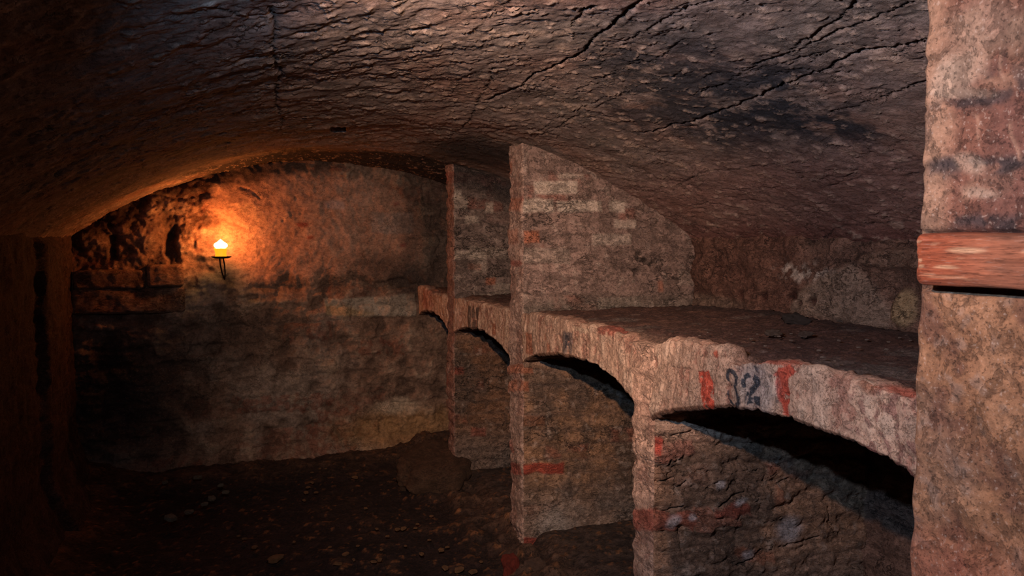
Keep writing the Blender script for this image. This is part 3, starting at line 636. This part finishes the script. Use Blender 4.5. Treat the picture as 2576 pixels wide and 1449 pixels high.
dirt(5.04, 5.74, 841, 'dark dirt on the small shelf against the end wall', False)
# ================================================================== STONES
def stone_mesh(name, seed, base, amp=.28, sub=4, mat=M_brick, p=3.2):
    import bmesh
    bm = bmesh.new(); bmesh.ops.create_icosphere(bm, subdivisions=sub, radius=1.0)
    V = np.array([v.co[:] for v in bm.verts])
    # squarish broken stone
    nrm = (np.abs(V)**p).sum(1)**(1/p); V = V/nrm[:, None]
    n = fbm(V[:, 0]*1.3, V[:, 1]*1.3, V[:, 2]*1.3, 4, seed); n2 = fbm(V[:, 0]*4, V[:, 1]*4, V[:, 2]*4, 3, seed+1)
    V = V*(1+amp*n+.06*n2)[:, None]
    for v, c in zip(bm.verts, V): v.co = c
    me = bpy.data.meshes.new(name); bm.to_mesh(me); bm.free()
    a = me.attributes.new('tint', 'FLOAT_COLOR', 'POINT'); c = np.ones((len(V), 4), np.float32)
    cc = flat(n.shape, base); cc = mix(cc, base*.6, ss(0, .5, -n2)*.6); cc = mix(cc, base*1.4, ss(.1, .5, n2)*.5); c[:, :3] = np.clip(cc, 0, 1)
    a.data.foreach_set('color', c.ravel()); me.materials.append(mat); me.shade_smooth(); return me
def stone(name, loc, size, rot, seed, base, label, cat='stone', group=None, mat=M_brick, amp=.28, sub=4, sq=3.2):
    o = bpy.data.objects.new(name, stone_mesh(name, seed, np.asarray(base), amp, sub, mat, sq)); COL.objects.link(o)
    o.location = loc; o.scale = size; o.rotation_euler = rot
    return tag(o, label, cat, group)
# squared ledge stones on the end wall, left of the candle
def ledge(px0, px1, py0, py1, proj, seed, label):
    a, b = ony(px0, py0, YE-proj), ony(px1, py1, YE-proj)
    x0, x1, z1, z0 = a[0], b[0], a[2], b[2]
    nx, nz = int((x1-x0)/.008)+2, int((z1-z0)/.008)+2
    me_pts = []; r = .02
    # wrap: loop in y-z (bottom, front, top, back) swept along x, rounded ends
    prof = []
    def seg(p, q, k):
        for i in range(k): prof.append((p[0]+(q[0]-p[0])*i/k, p[1]+(q[1]-p[1])*i/k))
    yb, yf = YE+.05, YE-proj
    seg((yb, z0), (yf+r, z0), 8)
    for i in range(5): t = math.pi/2*i/5; prof.append((yf+r-r*math.sin(t), z0+r-r*math.cos(t)))
    seg((yf, z0+r), (yf, z1-r), nz)
    for i in range(5): t = math.pi/2*i/5; prof.append((yf+r-r*math.cos(t), z1-r+r*math.sin(t)))
    seg((yf+r, z1), (yb, z1), 10); seg((yb, z1), (yb, z0), 6)
    prof = np.array(prof); xs = np.linspace(x0, x1, nx)
    e = np.minimum(xs-x0, x1-xs); sh = 1-.16*np.clip(1-e/.03, 0, 1)**2
    cy, cz = YE, (z0+z1)/2
    X = xs[:, None]+0*prof[None, :, 0]; Y = cy+(prof[None, :, 0]-cy)*sh[:, None]; Z = cz+(prof[None, :, 1]-cz)*sh[:, None]
    n1 = fbm(X*4, Y*4, Z*4, 4, seed); n2 = fbm(X*14, Y*14, Z*14, 4, seed+1)
    Y = Y-.012*n1-.006*n2; Z = Z+.008*n1+.004*n2
    col = flat(X.shape, lin(104, 80, 66)); col = mix(col, lin(70, 54, 46), ss(0, .5, -n1)*.7); col = mix(col, lin(130, 108, 92), ss(0, .5, n2)*.5)
    n, m = X.shape
    o = link(mesh_from('ledge_stone', np.stack([X, Y, Z], -1).reshape(-1, 3), quads(n, m, True), col, [np.arange(m)[::-1], (n-1)*m+np.arange(m)]), 'ledge_stone', M_brick)
    return tag(o, label, 'stone')
ledge(368, 462, 667, 722, .075, 901, 'short block at the right end of the ledge beside the candle')
ledge(182, 366, 682, 726, .07, 911, 'long low block on the ledge at the left end of the end wall')
ledge(178, 466, 728, 786, .055, 921, 'pale lower course block under the ledge on the end wall')
# rubble at the foot of the piers
def ground(px, py, zup=.0): return onz(px, py, zup)
p = ony(1105, 1160, 5.15)
stone('footing_block', (1.40, 5.0, .05), (.23, .32, .15), (.05, 0, -.3), 931, lin(84, 60, 44), 'low rounded earthy block jutting from the foot of the farthest pier', amp=.16, sub=5, sq=3.6)
for i, (px, py, sx, sz, c, lab) in enumerate([
    (1150,1212,.06,.05, lin(140, 112, 92), 'small pale stone on the floor just in front of the block at the farthest pier'),
    (1285,1425,.08,.06, lin(138, 54, 38), 'red broken brick on the floor at the foot of the middle pier'),
    (1345,1430,.08,.05, lin(112, 84, 68), 'grey-brown stone beside the red brick at the middle pier')]):
    q = ground(px, py, .05)
    if q[1] > 5.6: q = q*(5.6/q[1]); 
    stone('rubble_stone', (q[0], q[1], .05), (sx*.7, sx*.5, sz*.8), (0, .08*math.sin(i*3), i*1.3), 940+i*3, c, lab)
for i, (px, py, s) in enumerate([(498,1203,.030),(555,1223,.022),(533,1256,.034),(568,1240,.024),(515,1270,.022),(415,1215,.024),(430,1305,.04),(476,1290,.028)]):
    q = ground(px, py, .07)
    stone('rubble_stone', (q[0], min(q[1], 5.6), .075), (s*.9, s*.6, s*.4), (0, 0, i*.9), 980+i*2, lin(128, 118, 102), 'small pale stone scattered at the foot of the left wall', group='pale stones by the left wall', sub=3)
# stones on the near shelf
for i, (px, py, z, sx, sy, sz, c, lab) in enumerate([
    (2005,806,-.335,.045,.035,.022, lin(84, 72, 66), 'flat dark stone lying on the dirt at the back of the nearest shelf'),
    (2180,812,-.345,.030,.02,.014, lin(140, 116, 98), 'pale pebble near the back wall at the right of the nearest shelf'),
    (2120,806,-.345,.018,.014,.010, lin(150, 128, 112), 'tiny white pebble near the back wall, left of the pale pebble'),
    (1945,838,-.345,.026,.016,.012, lin(120, 98, 84), 'flat grey stone lying mid-shelf, in front of the dark stone'),
    (2025,842,-.345,.020,.015,.012, lin(124, 100, 86), 'grey stone lying mid-shelf, right of the flat grey one')]):
    q = onz(px, py, Zr(z)); stone('shelf_stone', tuple(q), (sx, sy, sz), (.1, 0, i*.8), 1001+i*2, c, lab, sub=3, amp=.6)
rg = np.random.default_rng(5)
chipm = [stone_mesh('chip', 1100+i, lin(176, 150, 132), .35, 2) for i in range(4)]
def chip(loc, s, label, group, name='stone_chip', me=None):
    o = bpy.data.objects.new(name, me or chipm[rg.integers(4)]); COL.objects.link(o); o.location = loc; o.scale = (s*rg.uniform(1, 1.8), s*rg.uniform(.8, 1.2), s*.55); o.rotation_euler = (0, 0, rg.uniform(0, 3))
    return tag(o, label, 'stone chip', group)
for px, py in [(1890,858),(1905,846),(1960,852),(1990,862),(2055,830),(2045,846),(2110,862),(2150,850),(2235,866),(2263,855),(2290,862),(2280,849),(2200,838),(1830,870),(1895,868),(1925,876),(2010,880),(2070,905),(2060,888),(2100,915),(2160,880),(1780,842),(1840,846),(1760,850),(2230,885),(2270,890),(2130,838),(2180,860),(1990,845),(1860,836)]:
    q = onz(px, py, Zr(-.36)); chip((q[0], q[1], Zr(-.352)), rg.uniform(.003, .0055), 'tiny pale chip scattered on the dirt of the nearest shelf', 'pale chips on the nearest shelf')
chipf = [stone_mesh('chip', 1200+i, lin(150, 108, 72), .35, 2) for i in range(4)]
for px, py, s in [(805,1180,1),(820,1181,1),(785,1215,1.2),(775,1227,1.3),(770,1240,1.6),(795,1240,1.2),(893,1202,1.8),(920,1280,1.2),(765,1260,1.2),(690,1408,3.2),(700,1402,2),(640,1378,1.4),(615,1357,1.2),(1000,1333,1.4),(1015,1331,1.8),(948,1332,1),(1050,1320,1),(1085,1300,1.2),(1045,1330,1),
                  (1212,1310,1.2),(1210,1415,1),(870,1395,1.4),(850,1420,1.4),(900,1375,1),(940,1415,1.3),(955,1410,1.4),(1110,1385,1.5),(1125,1378,1),(1120,1430,2),(1155,1435,2.4),(1190,1440,2),(830,1378,1),(600,1350,1),(960,1385,1),(890,1410,1),(1080,1360,1),(1020,1375,1),(975,1350,1),(740,1365,1),(1060,1395,1.2),(785,1190,1)]:
    q = onz(px, py, .02); chip((q[0], q[1], .024), .0085*s, 'small light brown chip on the dark dirt floor', 'light chips on the dirt floor', me=chipf[rg.integers(4)])
# ================================================================== CANDLE
cp = ony(557, 648, 5.61); cpx, cpy, cpz = cp
M_iron = plain('wrought_iron', tuple(lin(52, 34, 26)), .55, .7)
M_wax = plain('candle_wax', tuple(lin(110, 66, 28)), .5, emit=(1., .33, .01), es=1.8)  # flame light showing through the wax, put in as emission
M_wick = plain('wick', tuple(lin(30, 22, 18)), .9)
M_flame = plain('flame', (1, .6, .3), .5, emit=(1., .62, .22), es=120.)
def lathe(name, prof, mat, parent, n=36, wob=0., seed=0):
    a = np.arange(n)*2*math.pi/n; prof = np.array(prof)
    R = prof[:, 0][:, None]*np.ones(n); Z = prof[:, 1][:, None]*np.ones(n)
    if wob: R = R*(1+wob*fbm(np.cos(a)[None]*1.5+0*R, np.sin(a)[None]*1.5+0*R, Z*25, 3, seed)); Z = Z+wob*.03*pn(np.cos(a)[None]*2+0*R, np.sin(a)[None]*2+0*R, 0, seed)*(Z > prof[:, 1].max()*.7)
    V = np.stack([R*np.cos(a), R*np.sin(a), Z], -1); m = n
    return link(mesh_from(name, V.reshape(-1, 3), quads(len(prof), n, True), None, [np.arange(m)[::-1], (len(prof)-1)*m+np.arange(m)]), name, mat, parent)
def tube(name, pts, r, mat, parent, n=10):
    pts = [np.array(p, float) for p in pts]; V = []; 
    for i, p_ in enumerate(pts):
        t = pts[min(i+1, len(pts)-1)]-pts[max(i-1, 0)]; t /= np.linalg.norm(t); u = np.cross(t, (1, .01, 0)); u /= np.linalg.norm(u); w = np.cross(t, u)
        rr = r[i] if isinstance(r, (list, tuple)) else r
        V += [p_+rr*(math.cos(2*math.pi*k/n)*u+math.sin(2*math.pi*k/n)*w) for k in range(n)]
    return link(mesh_from(name, np.array(V), quads(len(pts), n, True), None, [np.arange(n)[::-1], (len(pts)-1)*n+np.arange(n)]), name, mat, parent)
hold = bpy.data.objects.new('candle_holder', None); COL.objects.link(hold); hold.location = (cpx, cpy, cpz)
tag(hold, 'iron wall bracket with a small drip plate holding the lit candle', 'candle holder')
lathe('drip_plate', [(.001, -.006), (.035, -.006), (.055, -.001), (.064, .006), (.065, .009), (.060, .006), (.04, .001), (.001, .001)], M_iron, hold)
tube('spike', [(0, 0, -.006), (0, 0, .03)], [.004, .0015], M_iron, hold)
for s in (-1, 1):
    tube('prong', [(s*.011, .0, -.006), (s*.013+.006, .02, -.05), (s*.010+.012, .045, -.10), (.017+s*.004, .075, -.135), (.02, .12, -.15)], [.005, .005, .0045, .0045, .005], M_iron, hold)
can = bpy.data.objects.new('candle', None); COL.objects.link(can); can.location = (cpx-.003, cpy, cpz+.003)
tag(can, 'short thick lit candle glowing orange on the end wall', 'candle')
lathe('wax_body', [(.001, 0), (.034, 0), (.037, .006), (.036, .02), (.038, .045), (.040, .054), (.037, .060), (.028, .058), (.001, .054)], M_wax, can, wob=.12, seed=3)
tube('wick', [(0, 0, .058), (.001, 0, .075), (.004, 0, .084)], .0016, M_wick, can, 8)
fl = lathe('flame', [(.001, .058), (.030, .061), (.040, .070), (.042, .080), (.037, .090), (.024, .097), (.012, .107), (.0005, .118)], M_flame, can, 24)
# ================================================================== LIGHT
def point(name, loc, power, color, r=.02, typ='POINT'):
    l = bpy.data.lights.new(name, typ); l.energy = power; l.color = color; l.shadow_soft_size = r
    o = bpy.data.objects.new(name, l); COL.objects.link(o); o.location = loc; return o
from mathutils import Vector
point('candle_light', (cpx, cpy-.01, cpz+.13), 13., (1., .17, .008), .018)
# work lamp hung high on the left of the passage, out of the picture, shining into the niches
def spot(name, loc, power, color, at, deg):
    o = point(name, loc, power, color, .018, 'SPOT'); o.data.spot_size = math.radians(deg); o.data.spot_blend = 1.
    o.rotation_euler = (Vector(at)-Vector(loc)).to_track_quat('-Z', 'Y').to_euler(); return o
LA = (.18, .89, EYE+.37)
spot('work_lamp', LA, 92., (1., .67, .45), (2.3, 2.35, EYE-.55), 146)
spot('far_fill_spot', LA, 330., (1., .69, .47), (1.95, 5.0, EYE-.60), 62)  # fill added at the lamp's position to brighten the far end
# weaker cool light just below it
spot('cool_light', (-.005, .80, EYE+.295), 112., (.34, .60, 1.), (2.3, 2.35, EYE-.55), 146)
w = bpy.data.worlds.new('World'); sc.world = w; w.use_nodes = True
w.node_tree.nodes['Background'].inputs[0].default_value = (.02, .018, .018, 1); w.node_tree.nodes['Background'].inputs[1].default_value = .05
# ================================================================== CAMERA
cam = bpy.data.cameras.new('Camera'); cam.sensor_width = 36; cam.lens = FPX/2576*36
co = bpy.data.objects.new('Camera', cam); COL.objects.link(co); co.location = (0, 0, EYE); co.rotation_euler = (math.pi/2-PIT, 0, -YAW)
cam.dof.use_dof = True; cam.dof.focus_distance = 2.6; cam.dof.aperture_fstop = 10.
cam.clip_start = .05
sc.camera = co
vs = sc.view_settings; vs.view_transform = 'Standard'; vs.look = 'None'; vs.exposure = -.28; vs.gamma = 1.; vs.use_curve_mapping = False
sc.cycles.max_bounces = 3; sc.cycles.diffuse_bounces = 2; sc.cycles.use_adaptive_sampling = True; sc.cycles.adaptive_threshold = .03; sc.cycles.adaptive_min_samples = 16; sc.cycles.use_denoising = True; sc.cycles.sample_clamp_indirect = 3
